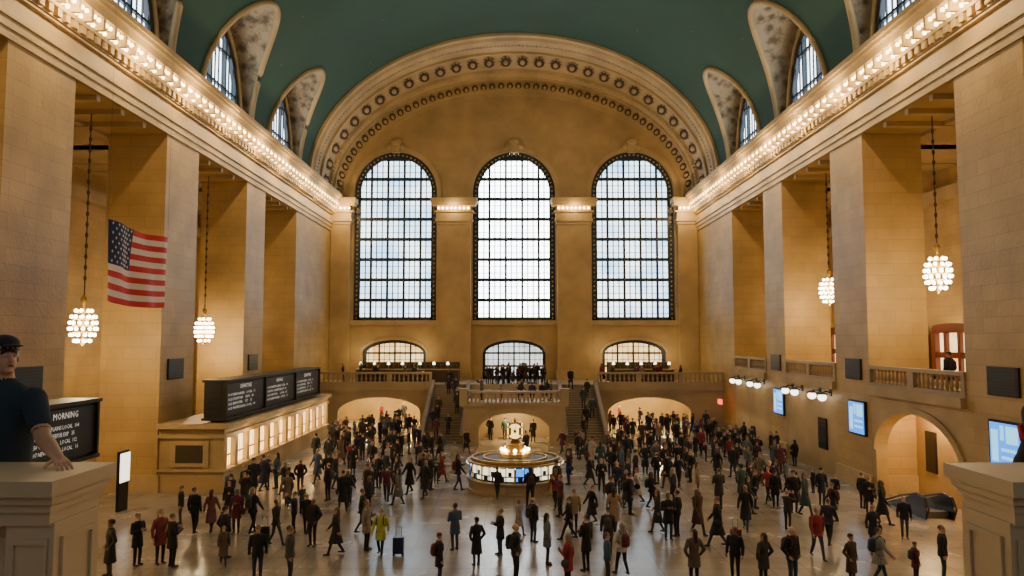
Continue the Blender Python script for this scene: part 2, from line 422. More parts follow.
for x0, x1 in [(-7.65, -4.3), (4.3, 7.65), (-18.25, -16.35), (16.35, 18.25)]:
    w.box(x0, x1, YF-.9, YF+.02, 3.9, 19.6)
    L0 = 0 if x0 < -18 else 1; L1 = 0 if x1 > 18 else 1
    w.box(x0-.12*L0, x1+.12*L1, YF-1.02, YF+.01, 3.9, 4.8, 1)
    for off, za, zb in [(.08, 19.3, 19.6), (.2, 19.6, 19.85), (.12, 19.85, 20.5), (.3, 20.5, 20.65), (.5, 21.15, 21.45), (.62, 21.45, 21.9)]:
        w.box(x0-off*L0, x1+off*L1, YF-.9-off, YF+.01, za, zb, 1)
    w.box(x0+.01, x1-.01, YF-1.0, YF, 20.6, 21.2, 1)
w.build('wall_far', [M_STONE2, M_TRIM])
bl = MB()
for x0, x1 in [(-7.65, -4.3), (4.3, 7.65), (-17.4, -16.35), (16.35, 17.4)]:
    x = x0+.15
    while x < x1: bl.sphere((x, YF-1.2, 20.9), .13, 8, 5); x += .42
bl.build('pilaster_light_bulbs', [M_BULB], smooth=True)
M_COOLG = pane('cool_glass', (.5, .5, .45), (.8, .85, .8), 2.0)
for i, c_ in enumerate(WC):
    window('window_%d' % (i+1), PXZ, c_, HW, WZ0, WSP, WR, YF+.35, 1, 5, 3, 2.05, 3, M_WINC if i == 1 else M_WIN, .22, .10, .55, 1.5, None, .05, True)
    window('door_%d' % (i+1), PXZ, c_, 3.15, 3.9, 6.5, 1.3, YF+.5, 1, 4, 3, 1.3, 2, M_WARMGLASS if i != 1 else M_COOLG, .16, .05, .3)

# back wall (behind camera) with the same three tall windows
w = MB()
for i in range(0, 8, 2): w.box(edges[i], edges[i+1], YB-1, YB, 0, 27.9)
for c_ in WC:
    w.box(c_-HW, c_+HW, YB-1, YB, 0, WZ0); arch_fill(w, PXZ, c_, HW, WSP, WR, 27.9, YB-1, YB)
w.box(-XW-3, XW+3, YB-1, YB, 27.9, 36.5)
w.build('wall_back', [M_STONE2])
for i, c_ in enumerate(WC):
    window('window_%d' % (i+4), PXZ, c_, HW, WZ0, WSP, WR, YB-.35, -1, 5, 2, 2.05, 2, M_WINB, .17, .05, .5)

# ------------------------------------------------------------------ far balcony, stairs
w = MB()
XB = XW-.02
w.box(-XB, XB, 66.01, YF-.02, 3.4, 3.9)
for sg in (-1, 1):
    cx = sg*11.8
    for xa, xb in ((7.3, 8.2), (15.4, XB)): w.box(min(sg*xa, sg*xb), max(sg*xa, sg*xb), 66, 66.6, 0, 3.4)
    arch_fill(w, PXZ, cx, 3.6, 1.5, 1.3, 3.39, 66, 66.6)
    w.box(cx-3.9, cx+3.9, 65.85, 66.02, 3.15, 3.38)
    w.box(sg*7.3-.15, sg*7.3+.15, 66.5, YF-.02, 0, 3.4)
w.box(-XB, XB, 65.8, 66.02, 3.4, 3.95)
w.box(-7.3, 7.3, 66, 66.4, 0, 3.4)
w.build('floor_balcony_far', [M_MARBLE])  # whole far balcony: slab, edge band and arched wall below
t = MB()
for u0, u1 in ((-XB, -7.2), (7.2, XB)): balustrade(t, PXZ, u0, u1, 66.0, 3.95, 1.05)
t.build('balcony_balustrade', [M_MARBLE])

st = empty('grand_staircase')
s = MB()
NS = 23; RUN = 8.6/NS
for sg in (-1, 1):
    for k in range(NS):
        s.box(min(sg*4.1, sg*6.9), max(sg*4.1, sg*6.9), 57.2+RUN*k, 65.79, 3.9*k/NS, 3.9*(k+1)/NS)
    for xa, xb, dz in ((6.9, 7.2, .45), (3.76, 4.1, .4)):
        x0, x1 = min(sg*xa, sg*xb), max(sg*xa, sg*xb)
        pr = [(56.8, 0), (56.8, .7), (57.3, .72), (65.78, 3.9+dz), (65.78, 0)]
        s.add([(x0, y, z) for y, z in pr]+[(x1, y, z) for y, z in pr], [(0,1,2,3,4), (9,8,7,6,5)]+[(i, (i+1) % 5, (i+1) % 5+5, i+5) for i in range(5)])
s.build('flights', [stone('worn_stair_marble', (.24, .18, .11), (0, 0, 0), (0, 0, 0), blocks=False, rough=.7, mottle=.5)], st)
s = MB()
s.box(-3.75, -2.6, 56, 56.6, 0, 2.9); s.box(2.6, 3.75, 56, 56.6, 0, 2.9)
arch_fill(s, PXZ, 0, 2.6, 1.2, 1.2, 2.9, 56, 56.6)
pts = arch_pts(0, 2.75, 1.2, 1.35)
for p, q in zip(pts, pts[1:]): s.seg(PXZ, p, q, .3, 55.9, 56.02)
s.box(-3.75, -3.4, 56.6, 65.79, 0, 2.9); s.box(3.4, 3.75, 56.6, 65.79, 0, 2.9)
s.box(-3.74, 3.74, 56.61, 65.78, 2.6, 2.89); s.box(-3.41, 3.41, 61, 61.3, 0, 2.61)
for k in range(6): s.box(-3.75, 3.75, 63.9+.32*k, 65.79, 2.88+k/6, 2.9+(k+1)/6)
s.box(-3.95, 3.95, 55.85, 56.6, 2.85, 3.05)
R = []
for i in range(17):
    u = -3.6+7.2*i/16; yy = 56.25-.5*math.cos(u/3.6*pi/2); R.append((u, yy))
for zz, hh, th in ((3.05, .16, .17), (3.88, .16, .2)):
    for p, q in zip(R, R[1:]):
        s.add([(p[0], p[1]-th, zz), (q[0], q[1]-th, zz), (q[0], q[1]+th, zz), (p[0], p[1]+th, zz), (p[0], p[1]-th, zz+hh), (q[0], q[1]-th, zz+hh), (q[0], q[1]+th, zz+hh), (p[0], p[1]+th, zz+hh)],
              [(0,3,2,1),(4,5,6,7),(0,1,5,4),(1,2,6,5),(2,3,7,6),(3,0,4,7)])
for i in range(24):
    u = -3.45+6.9*i/23; s.lathe(u, 56.25-.5*math.cos(u/3.6*pi/2), [(rr, 3.2+zz) for rr, zz in baluster_prof(.7, .1)], 8, 0, False)
for sg in (-1, 1): s.box(sg*3.75-.3, sg*3.75+.3, 55.9, 56.58, 2.92, 4.1); s.box(sg*3.75-.36, sg*3.75+.36, 55.84, 56.66, 4.1, 4.2)
s.build('landing', [M_MARBLE], st)

M_WAL = mat('dark_walnut', (.07, .035, .015), .4); M_AB = mat('amber_bottle', (.3, .12, .03), .2); M_GB = mat('green_bottle', (.05, .12, .05), .2)
for cx, L in ((-7.2, 4.0), (11.9, 6.0), (-12, 5.5)):
    e = empty('restaurant_bar'); q = MB()
    q.box(cx-L/2, cx+L/2, 70.2, 70.9, 3.905, 5.0, 0); q.box(cx-L/2-.1, cx+L/2+.1, 70.0, 71, 5.0, 5.1, 1)
    q.box(cx-L/2, cx+L/2, 72.2, 72.5, 3.905, 5.7, 0)
    for k in range(int(L/.25)):
        x = cx-L/2+.2+k*.25
        for z in (5.2,): q.lathe(x, 72.05, [(.05, z), (.05, z+.2), (.02, z+.28), (.02, z+.36)], 6, 2+k % 2)
    q.box(cx-L/2, cx+L/2, 71.95, 72.21, 5.12, 5.18, 0)
    q.build('counter', [M_WAL, M_BRASS, M_AB, M_GB], e)
    q = MB(); x = cx-L/2+.4
    while x < cx+L/2:
        q.lathe(x, 70.5, [(.1, 5.1), (.02, 5.14), (.02, 5.5)], 8, 0); q.lathe(x, 70.5, [(.14, 5.5), (.09, 5.75)], 10, 1); x += 1.3
    q.build('lamps', [M_BRASS, M_GLOBE], e)

# ------------------------------------------------------------------ right side lower walls / galleries
w = MB()
w.box(18.92, 26.98, 6.6, 62.5, 5.0, 5.4)
for i, (y0, y1) in enumerate(BAYS[2:]):
    y0 += .01; y1 -= .01
    if i in (0, 1):
        cc = (y0+y1)/2; hw = 3.7
        w.box(XW+.01, 18.9, y0, cc-hw, 0, 5.02); w.box(XW+.01, 18.9, cc+hw, y1, 0, 5.02)
        arch_fill(w, PYZ, cc, hw, 2.3, 2.1, 5.02, XW+.01, 18.9)
        pts = arch_pts(cc, hw+.15, 2.3, 2.25)
        for p, q in zip(pts, pts[1:]): w.seg(PYZ, p, q, .3, XW-.1, XW+.05)
        w.box(20.6, 21, y0, y1, 0, 5.0)
    else:
        w.box(XW+.01, 18.9, y0, y1, 0, 5.02)
    w.box(XW-.25, 18.93, y0, y1, 5.02, 5.45)
w.build('wall_gallery_right', [M_STONE2])
t = MB()
for y0, y1 in BAYS[2:]: balustrade(t, PYZ, y0+.01, y1-.01, XW+.1, 5.45, 1.05)
t.build('gallery_balustrade', [M_MARBLE])
def wall_panel(name, sg, yc, zc_, ly, lz, mats, dx=.08, extra=None):
    q = MB(); x0 = sg*(XW-.005); x1 = sg*(XW-dx)
    q.box(min(x0, x1), max(x0, x1), yc-ly/2, yc+ly/2, zc_-lz/2, zc_+lz/2, 0)
    if extra: extra(q, sg, yc, zc_, ly, lz, x1)
    return q.build(name, mats)
def grille(q, sg, yc, z, ly, lz, x):
    for k in range(9):
        zz = z-lz/2+lz*(k+.5)/9; q.box(min(x, x-sg*.03), max(x, x-sg*.03), yc-ly*.45, yc+ly*.45, zz-.02, zz+.02, 1)
M_GR = mat('grille_slat', (.02, .018, .016), .6)
for sg in (-1, 1):
    for yc in (28.2, 40.6, 52.6): wall_panel('wall_grille', sg, yc, 6.25, 1.8, 1.1, [M_BLACK, M_GR], .1, grille)
M_SCR = mat('screen_blue', (.02, .1, .3), .2, emis=(.04, .28, 1), es=1.9); M_SCW = mat('screen_cyan', (.3, .7, .8), .2, emis=(.25, .75, 1), es=1.6)
def screen(q, sg, yc, z, ly, lz, x):
    def r(a, b_, c_, d, mi, e=.02): q.box(min(x, x-sg*e), max(x, x-sg*e), yc+a*ly, yc+b_*ly, z+c_*lz, z+d*lz, mi)
    r(-.45, .45, -.45, .45, 1); r(-.4, -.05, .05, .4, 2, .03); r(.02, .12, .1, .4, 2, .03); r(.2, .4, -.35, .3, 2, .03); r(-.38, .1, -.12, -.06, 2, .03); r(-.38, .1, -.28, -.22, 2, .03)
for yc, zz in ((28.1, 3.9), (40.2, 3.7), (52, 3.6)): wall_panel('display_screen', 1, yc, zz, 1.9, 1.8, [M_BLACK, M_SCR, M_SCW], .15, screen)
wall_panel('wall_vent', 1, 44.9, 2.3, 1.2, 1.8, [M_BLACK, M_GR], .08, grille)  # black slatted panel standing for a dark slot in the wall
q = MB(); q.box(20.5, 20.59, 37, 37.9, 1.3, 3.3); q.build('wall_vent', [M_BLACK])  # plain black panel standing for a dark, door-like slot
for yc in (43.7, 45.2, 48.0, 49.6, 55.3, 57, 59.9, 61.5):
    e = empty('wall_sconce'); q = MB()
    q.box(XW-.05, XW, yc-.15, yc+.15, 4.55, 4.95); q.tube([(XW, yc, 4.75), (XW-.3, yc, 4.85), (XW-.5, yc, 4.75)], .04, 6); q.lathe(XW-.5, yc, [(.12, 4.78), (.34, 4.7), (.36, 4.66)], 12)
    q.build('bracket', [M_DARK], e); q = MB(); q.sphere((XW-.5, yc, 4.5), (.25, .25, .22), 12, 8); q.build('globe', [M_GLOBE], e, True)
M_REDW = mat('mahogany', (.16, .035, .015), .35)
for i, yc in enumerate((44.4, 39.6, 60.5, 50, 30)):
    window('window_%d' % (i+10), PYZ, yc, 2.1, 5.4, 8.4, .4, 25.9, 1, 3, 1, 1.5, 1, M_WARMGLASS if i < 3 else M_ROS, .3, .08, .45, 1.2, M_REDW)
q = MB(); q.box(17.3, 17.5, 63.5, 64.3, 2.4, 2.8); q.build('exit_sign', [mat('exit_red', (.6, .02, .01), .4, emis=(1, .08, .04), es=3)])
for sg in (-1, 1):
    for yc in CELLS[3:5]:
        q = MB(); q.box(sg*22.5-.7, sg*22.5+.7, yc-.7, yc+.7, ZO-.35, ZO-.22); q.build('ceiling_vent', [M_BLACK])

e = empty('escalator'); q = MB()
for x in (17.9, 19.1):
    pts = [(x, 33.2, .1), (x, 33.0, .5), (x, 33.3, .93), (x, 34.0, 1.0), (x, 35.6, .55), (x, 37.2, .0)]
    q.tube(pts, .05, 8, 0)
    q.add([(x-.02, 33.2, 0), (x-.02, 33.2, .9), (x-.02, 34.0, .95), (x-.02, 36.9, 0), (x+.02, 33.2, 0), (x+.02, 33.2, .9), (x+.02, 34.0, .95), (x+.02, 36.9, 0)], [(0,1,2,3), (7,6,5,4), (0,4,5,1), (1,5,6,2), (2,6,7,3)], 1)
for k in range(6): q.box(17.95, 19.05, 33.5+.4*k, 33.9+.4*k, 0.001, .3-.05*k, 2)
q.build('handrails', [M_BLACK, mat('steel_side', (.05, .05, .05), .25, .6), mat('grooved_step', (.12, .12, .12), .4, .6)], e)

# ------------------------------------------------------------------ left ticket booths + boards
M_BOARD = mat('board_black', (.005, .005, .006), .5); M_BFR = mat('board_frame', (.02, .018, .014), .5, .3)
M_TG = mat('ticket_window_glow', (1, .7, .4), .4, emis=(1, .64, .24), es=7)
def ticket_booth(y0, y1):
    e = empty('ticket_booth'); q = MB(); X0, X1 = -XW+.01, -14.9
    q.box(X0, X1, y0, y1, 0.001, 1.05, 0); q.box(X0, X1+.12, y0-.12, y1+.01, 1.05, 1.15, 1)
    q.box(X0+.01, X1-.6, y0+.3, y1, 1.15, 2.75, 0)
    q.box(X0, X1+.1, y0-.1, y1+.01, 2.75, 2.95, 1); q.box(X0, X1, y0, y1, 2.95, 3.25, 0); q.box(X0, X1+.3, y0-.3, y1+.01, 3.25, 3.5, 1)
    nw = int((y1-y0)/1.7); L = (y1-y0)/nw
    for k in range(nw+1):
        yy = min(y1-.2, max(y0+.21, y0+L*k)); q.box(X1-.6, X1-.01, yy-.2, yy+.2, 1.14, 2.76, 1)
    q.box(X0+.02, X1-.6, y0+.05, y0+.3, 1.14, 2.76, 0)
    q.box(X0+.6, X0+2.6, y0-.04, y0+.06, 1.3, 2.6, 1)
    q.box(X0+.9, X0+2.3, y0-.06, y0, 1.5, 2.4, 2)
    q.build('counter', [M_STONE2, M_TRIM, M_ROS], e)
    g = MB(); br = MB()
    for k in range(nw):
        ya, yb = y0+L*k+.28, y0+L*(k+1)-.28
        g.box(X1-.3, X1-.26, ya, yb, 1.2, 2.6)
        for j in range(1, 5): br.box(X1-.25, X1-.22, ya+(yb-ya)*j/5-.03, ya+(yb-ya)*j/5+.03, 1.2, 2.6)
        br.box(X1-.255, X1-.22, ya, yb, 1.72, 1.8)
    g.build('window_glow', [M_TG], e); br.build('grilles', [M_BRASS], e)
    return e
ticket_booth(39.0, 60.5)
ticket_booth(18.7, 26.3)
def board(y0, y1, z0, z1, nseg, title, rows):
    e = empty('departure_board'); q = MB(); xf = -15.0
    q.box(xf-1.1, xf-.1, y0, y1, z0, z1, 1)
    for k in range(6): q.box(xf-1.0, xf-.2, y0-.03, y0+.01, z0+.15+k*(z1-z0-.2)/6, z0+.15+(k+.7)*(z1-z0-.2)/6, 0)
    L = (y1-y0)/nseg
    for k in range(nseg):
        q.box(xf-.11, xf, y0+L*k+.12, y0+L*(k+1)-.12, z0+.1, z1-.1, 0)
    for k in range(nseg+1): q.box(xf-.12, xf+.1, max(y0+.01, y0+L*k-.12), min(y1-.01, y0+L*k+.12), z0+.01, z1+.1, 1)
    q.box(xf-1.2, xf+.15, y0-.05, y1+.05, z1+.001, z1+.12, 1); q.box(xf-1.2, xf+.12, y0-.05, y1+.05, z0-.12, z0-.001, 1)
    for yy in (y0+.6, (y0+y1)/2, y1-.6): q.box(xf-.9, xf-.5, yy-.12, yy+.12, 3.5, z0-.01, 1)
    q.build('cabinet', [M_BOARD, M_BFR], e)
    t = MB(); R = Matrix(((0, 0, 1, 0), (1, 0, 0, 0), (0, 1, 0, 0), (0, 0, 0, 1)))
    for k in range(nseg):
        ys_ = y0+L*k+.35
        text_into(t, title[k % len(title)], .30, Matrix.Translation((xf+.02, ys_+L*.28, z1-.42)) @ R, 0)
        nr = int((z1-z0-.7)/.24)
        for r_ in range(nr):
            dest = rows[(r_+3*k) % len(rows)]
            text_into(t, dest, .19, Matrix.Translation((xf+.02, ys_, z1-.76-.24*r_)) @ R @ Matrix.Scale(min(1.5, (L-.7)/3.6), 4, (1, 0, 0)), 0)
    t.build('lettering', [M_TEXT], e)
ROWS = ['10:07 NEW HAVEN    LOCAL   16', '10:20 STAMFORD     EXPR    28', '10:22 BREWSTER     1ST     32', '10:25 WHITE PLAINS LOCAL  104', '10:43 POUGHKEEPSIE EXP   35', '10:50 CROTON       LOCAL  112']
board(39.2, 58.0, 3.75, 5.6, 3, ['DEPARTURES', 'ARRIVALS', 'DEPARTURES'], ROWS)
board(18.9, 27.2, 3.75, 5.6, 2, ['MORNING', 'MORNING'], ROWS)
q = MB(); q.box(-18.1, -17.95, 34.6, 35.4, 0.0, 2.7, 0); q.box(-17.95, -17.9, 34.6, 35.4, 1.3, 2.6, 1); q.build('poster_stand', [M_BLACK, mat('lit_poster', (1, .9, .75), .4, emis=(1, .88, .7), es=2.5)])

# ------------------------------------------------------------------ chandeliers
M_CHAIN = mat('bronze_chain', (.08, .05, .02), .5, .6)
def chandelier(x, y, z, rx=.52, rz=.92):
    e = empty('chandelier'); q = MB()
    q.tube([(x, y, z+rz), (x, y, ZO-.27)], .03, 6, 1); q.lathe(x, y, [(.05, z+rz+.5), (.16, z+rz+.3), (.06, z+rz)], 10)
    for k in range(5):
        t = -1+2*(k+.5)/5; r = rx*math.sqrt(1-t*t)*.8
        ring = [(x+r*math.cos(2*pi*i/16), y+r*math.sin(2*pi*i/16), z+rz*t*.85) for i in range(17)]
        q.tube(ring, .035, 5)
    q.lathe(x, y, [(.05, z-rz), (.1, z-rz+.1), (.05, z-rz+.2), (.05, z+rz)], 8)
    zz = ZO-1
    while zz > z+rz+.8: q.sphere((x, y, zz), (.08, .08, .14), 6, 4, 1); zz -= .5
    q.build('frame', [M_BRASS, M_CHAIN], e)
    q = MB()
    for k in range(6):
        t = -1+2*(k+.5)/6; r = rx*math.sqrt(1-t*t)+.04; n = max(5, int(12*r/rx))
        for i in range(n):
            a_ = 2*pi*(i+.5*(k % 2))/n; q.sphere((x+r*math.cos(a_), y+r*math.sin(a_), z+rz*t*.9), .085, 7, 5)
    q.build('bulbs', [M_BULBW], e, True)
    l = bpy.data.lights.new('chandelier_lamp', 'POINT'); l.energy = 620; l.color = (1, .68, .34); l.shadow_soft_size = .12
    o = bpy.data.objects.new('lamp', l); COL.objects.link(o); o.location = (x, y, z-rz-.3); o.parent = e
for i, cy in enumerate(CELLS[1:5]):
    chandelier(-19.8, cy+(1.4 if i == 3 else 0)-.3, 8.45); chandelier(19.8, cy+.2, 10.9)

def plight(x, y, z, en, col=(1, .67, .32), r=.1, nm='cornice_lamp'):
    l = bpy.data.lights.new('lamp', 'POINT'); l.energy = en; l.color = col; l.shadow_soft_size = r
    o = bpy.data.objects.new(nm, l); COL.objects.link(o); o.location = (x, y, z)
for sg in (-1, 1):
    y = 12
    while y < 74: plight(sg*(XW-1.6), y, 20.4+DZ, 330); y += 5.5
for x in (-6, 6): plight(x, YF-1.9, 20.9, 130)
for sg in (-1, 1):
    for x in (9.5, 14): plight(sg*x, 70.5, 3.1, 1100, (1, .72, .32), nm='downlight')
    for x in (9, 15): plight(sg*x, 73.2, 6.6, 100, (1, .72, .36), nm='downlight')
    plight(sg*23.5, 58.5, 10, 380, nm='downlight')  # no fixture here: lamp added to brighten the bay without a chandelier
plight(0, 58.6, 2.35, 560, (1, .72, .32), nm='downlight')
plight(19.8, 33, 4.3, 480, nm='downlight'); plight(19.8, 22, 4.3, 150, nm='downlight'); plight(19.8, 36.5, 4.3, 320, nm='downlight')
for y in (42, 48, 54, 59): plight(-14.3, y, 2.6, 60, nm='downlight')
for y in (20, 34.7, 46.8): plight(24.5, y, 9.5, 80, nm='downlight'); plight(-24.5, y, 6.5, 100, nm='downlight')  # lamps without fixtures, added as warm fill in the passages

# ------------------------------------------------------------------ information booth & clock
e = empty('information_booth'); BX, BY = .05, 40.3
q = MB(); q.lathe(BX, BY, [(2.55, 0.001), (2.55, .12), (2.45, .16), (2.45, .52), (2.58, .57), (2.58, .65)], 32); q.build('marble_base', [M_MARBLE], e)
q = MB(); q.lathe(BX, BY, [(2.3, .64), (2.3, 1.44)], 32, 0)
q.lathe(BX, BY, [(2.45, 1.43), (2.55, 1.46), (2.55, 1.53), (2.45, 1.55)], 32, 1)
q.lathe(BX, BY, [(2.45, 1.549), (1.5, 1.60), (.9, 1.70)], 32, 4)
for rr in (1.0, 1.7, 2.3): q.lathe(BX, BY, [(rr, 1.56), (rr, 1.68), (rr-.06, 1.68), (rr-.06, 1.56)], 32, 1)
for k in range(16):
    a_ = 2*pi*k/16; q.tube([(BX+2.38*math.cos(a_), BY+2.38*math.sin(a_), .64), (BX+2.38*math.cos(a_), BY+2.38*math.sin(a_), 1.45)], .045, 6, 1)
    M_ = Matrix.Translation((BX, BY, 0)) @ Matrix.Rotation(a_+pi/16, 4, 'Z')
    bxm = MB(); bxm.box(2.3, 2.34, -.4, .4, .75, 1.36); q.merge(bxm, M_, 2 if k % 4 else 3)
    bxm = MB(); bxm.box(2.34, 2.37, -.4, .4, .94, .99); bxm.box(2.34, 2.37, -.02, .02, .75, 1.36); bxm.box(2.34, 2.38, -.32, -.08, .75, .94); bxm.box(2.34, 2.38, .12, .3, 1.0, 1.2); q.merge(bxm, M_, 0)
for k in range(40):
    a2 = 2*pi*k/40; q.sphere((BX+2.56*math.cos(a2), BY+2.56*math.sin(a2), 1.41), .04, 5, 4, 2)
q.build('glazed_ring', [M_BLACK, M_BRASS, mat('booth_lit_panel', (.6, .55, .45), .4, emis=(.95, .85, .58), es=2.0), M_SCR, mat('booth_roof', (.035, .032, .024), .6, .2)], e)
q = MB(); q.lathe(BX, BY, [(.9, 1.70), (.85, 1.85), (.6, 1.95), (.45, 2.3), (.52, 2.36), (.3, 2.42), (.2, 2.5)], 16, 0)
for k in range(8):
    a_ = 2*pi*k/8; q.sphere((BX+.7*math.cos(a_), BY+.7*math.sin(a_), 2.02), .1, 8, 6, 1)
q.build('kiosk', [M_BRASS, M_BULBW], e)
e = empty('four_faced_clock'); q = MB(); CZ = 3.0
q.sphere((BX, BY, CZ), .42, 16, 10, 0); q.lathe(BX, BY, [(.22, CZ-.48), (.12, CZ-.4), (.2, CZ-.3)], 12, 0); q.lathe(BX, BY, [(.14, CZ+.36), (.06, CZ+.46), (.1, CZ+.52), (.02, CZ+.66)], 10, 0)
for k in range(4):
    Mr = Matrix.Translation((BX, BY, CZ)) @ Matrix.Rotation(k*pi/2, 4, 'Z')
    d = MB(); n_ = 24
    for r0, y_, mi in ((.45, -.34, 0), (.38, -.40, 1)):
        ring = [(r0*math.cos(2*pi*i/n_), y_, r0*math.sin(2*pi*i/n_)) for i in range(n_)]; rb = [(p[0], -.2, p[2]) for p in ring]
        d.rings([rb, ring], mi, True, True)
    P0 = lambda u, dd, z: (u, dd, z)
    d.seg(P0, (0, 0), (-.14, .14), .035, -.42, -.405, 2); d.seg(P0, (0, 0), (.05, .27), .028, -.42, -.405, 2)
    for h in range(12):
        a_ = h*pi/6; d.seg(P0, (.27*math.cos(a_), .27*math.sin(a_)), (.32*math.cos(a_), .32*math.sin(a_)), .025, -.41, -.402, 2)
    q.merge(d, Mr)
q.build('clock_body', [M_BRASS, mat('opal_dial', (1, .85, .5), .4, emis=(1, .66, .20), es=2.6), M_BLACK], e)

# ------------------------------------------------------------------ flag
e = empty('american_flag'); f = MB(); NU, NV = 60, 26; FL, FH = 4.5, 2.85
def fp(u, v, o=0):
    y = 25.8+FL*u; z = 12.0-FH*v-.10*math.sin(u*3.2)*(1)-.05*u
    x = -14.1+.10*math.sin(u*9+v*2.2)+.05*math.sin(u*17-v*3)+o
    return (x, y, z)
for i in range(NU):
    for j in range(NV):
        st_ = j//2; u, v = i/NU, j/NV
        mi = 2 if (st_ < 7 and u < .4) else (0 if st_ % 2 == 0 else 1)
        f.quad(fp(u, v), fp((i+1)/NU, v), fp((i+1)/NU, (j+1)/NV), fp(u, (j+1)/NV), mi)
for r_ in range(9):
    for c_ in range(6 if r_ % 2 == 0 else 5):
        u = .4*(c_+.6+(.5 if r_ % 2 else 0))/6.2; v = (7/13)*(r_+.6)/9.3
        for o in (.02, -.02):
            ctr = Vector(fp(u, v, o)); vs = []
            for k in range(10):
                rr = .07 if k % 2 == 0 else .03; a_ = pi/2+k*pi/5; vs.append((ctr.x, ctr.y+rr*math.cos(a_), ctr.z+rr*math.sin(a_)))
            f.add(vs, [tuple(range(10))], 1)
f.build('cloth', [mat('flag_red', (.60, .02, .025), .8), mat('flag_white', (.72, .66, .58), .8), mat('flag_blue', (.012, .02, .085), .8)], e, False)
q = MB()
for y in (25.8, 30.3): q.tube([(-14.1, y, 11.95 if y < 27 else 11.9), (-14.1, y, ZS+VB*math.sqrt(1-(14.1/VA)**2)-.05)], .004, 4)
q.build('suspension_wires', [M_DARK], e)

# ------------------------------------------------------------------ near balcony & parapets
w = MB(); w.box(-XW, XW, YB, 3.4, 5.6, 6.05); w.box(-XW, -2.35, 3.4, 5.5, 5.6, 6.05); w.box(2.53, XW, 3.4, 5.5, 5.6, 6.05); w.build('floor_balcony', [M_MARBLE])
M_PAR = stone('parapet_marble', (0.56, 0.46, 0.31), (0.5, 0.45, 0.4), (0.4, 0.3, 0.2), blocks=False, rough=0.4, bump=0.05, mottle=0.5)
for xa, xb, ped in ((-17.9, -2.35, -1), (2.53, 17.9, 1)):
    q = MB()
    q.box(xa+.02, xb-.02, 3.96, 4.40, 6.051, 6.22)
    q.box(xa, xb, 3.87, 4.49, 7.0, 7.08); q.box(xa+.02, xb-.02, 3.905, 4.455, 6.955, 7.005)
    q.box(xa+.04, xb-.04, 3.93, 4.43, 6.91, 6.96); q.box(xa+.055, xb-.055, 3.95, 4.41, 6.84, 6.915)
    px0, px1 = (-2.64, -2.39) if ped < 0 else (2.57, 2.86)
    q.box(px0, px1, 3.97, 4.39, 6.21, 6.85)
    xe = px1 if ped < 0 else px0
    for (a0, a1, b0, b1) in ((4.03, 4.33, 6.74, 6.77), (4.03, 4.33, 6.29, 6.32), (4.03, 4.06, 6.32, 6.74), (4.30, 4.33, 6.32, 6.74)):
        q.box(min(xe, xe-ped*.015), max(xe, xe-ped*.015), a0, a1, b0, b1)
    for (a0, a1, b0, b1) in ((.03, .22, 6.74, 6.77), (.03, .22, 6.29, 6.32), (.03, .05, 6.32, 6.74), (.20, .22, 6.32, 6.74)):
        q.box(px0+a0, px0+a1, 3.955, 3.97, b0, b1)
    xs = []
    xx = -2.78 if ped < 0 else 3.0
    while xa+.15 < xx < xb-.05: xs.append(xx); xx += ped*.22
    for k, x in enumerate(xs):
        if k % 12 == 11: q.box(x-.14, x+.14, 3.97, 4.39, 6.21, 6.85)
        else: q.lathe(x, 4.18, [(rr, 6.215+zz) for rr, zz in baluster_prof(.64, .088)], 16, 0, False)
    q.build('parapet', [M_PAR])

# ------------------------------------------------------------------ people
def capsule(a, b_, ra, rb, n=10, hs=3):
    a = Vector(a); b_ = Vector(b_); d = b_-a; L = d.length; d.normalize()
    ref = Vector((0, 1, 0)) if abs(d.y) < .9 else Vector((1, 0, 0))
    x = d.cross(ref).normalized(); y = d.cross(x).normalized()
    st_ = []
    for k in range(hs): t = (pi/2)*(k+.25)/hs; st_.append((-ra*math.cos(t), ra*math.sin(t)))
    m = max(1, int(L/.05))
    for k in range(m+1): st_.append((L*k/m, ra+(rb-ra)*k/m))
    for k in range(hs): t = (pi/2)*(k+.75)/hs; st_.append((L+rb*math.sin(t), rb*math.cos(t)))
    o = MB(); o.rings([[tuple(a+d*s_+r_*(x*math.cos(2*pi*i/n)+y*math.sin(2*pi*i/n))) for i in range(n)] for s_, r_ in st_], 0, True, True)
    return o
def loft(secs, n=18):
    o = MB(); o.rings([[(cx+rx*math.cos(2*pi*i/n), cy+ry*math.sin(2*pi*i/n), z) for i in range(n)] for cx, cy, z, rx, ry in secs], 0, True, True); return o
def ellip(c_, r, n=14, m=10, M=None):
    o = MB(); o.sphere(c_, r, n, m, 0, M); return o
def densify(secs, step=.04):
    out = [secs[0]]
    for p, q in zip(secs, secs[1:]):
        k = max(1, int(abs(q[2]-p[2])/step))
        for i in range(1, k+1): out.append(tuple(p[j]+(q[j]-p[j])*i/k for j in range(5)))
    return out
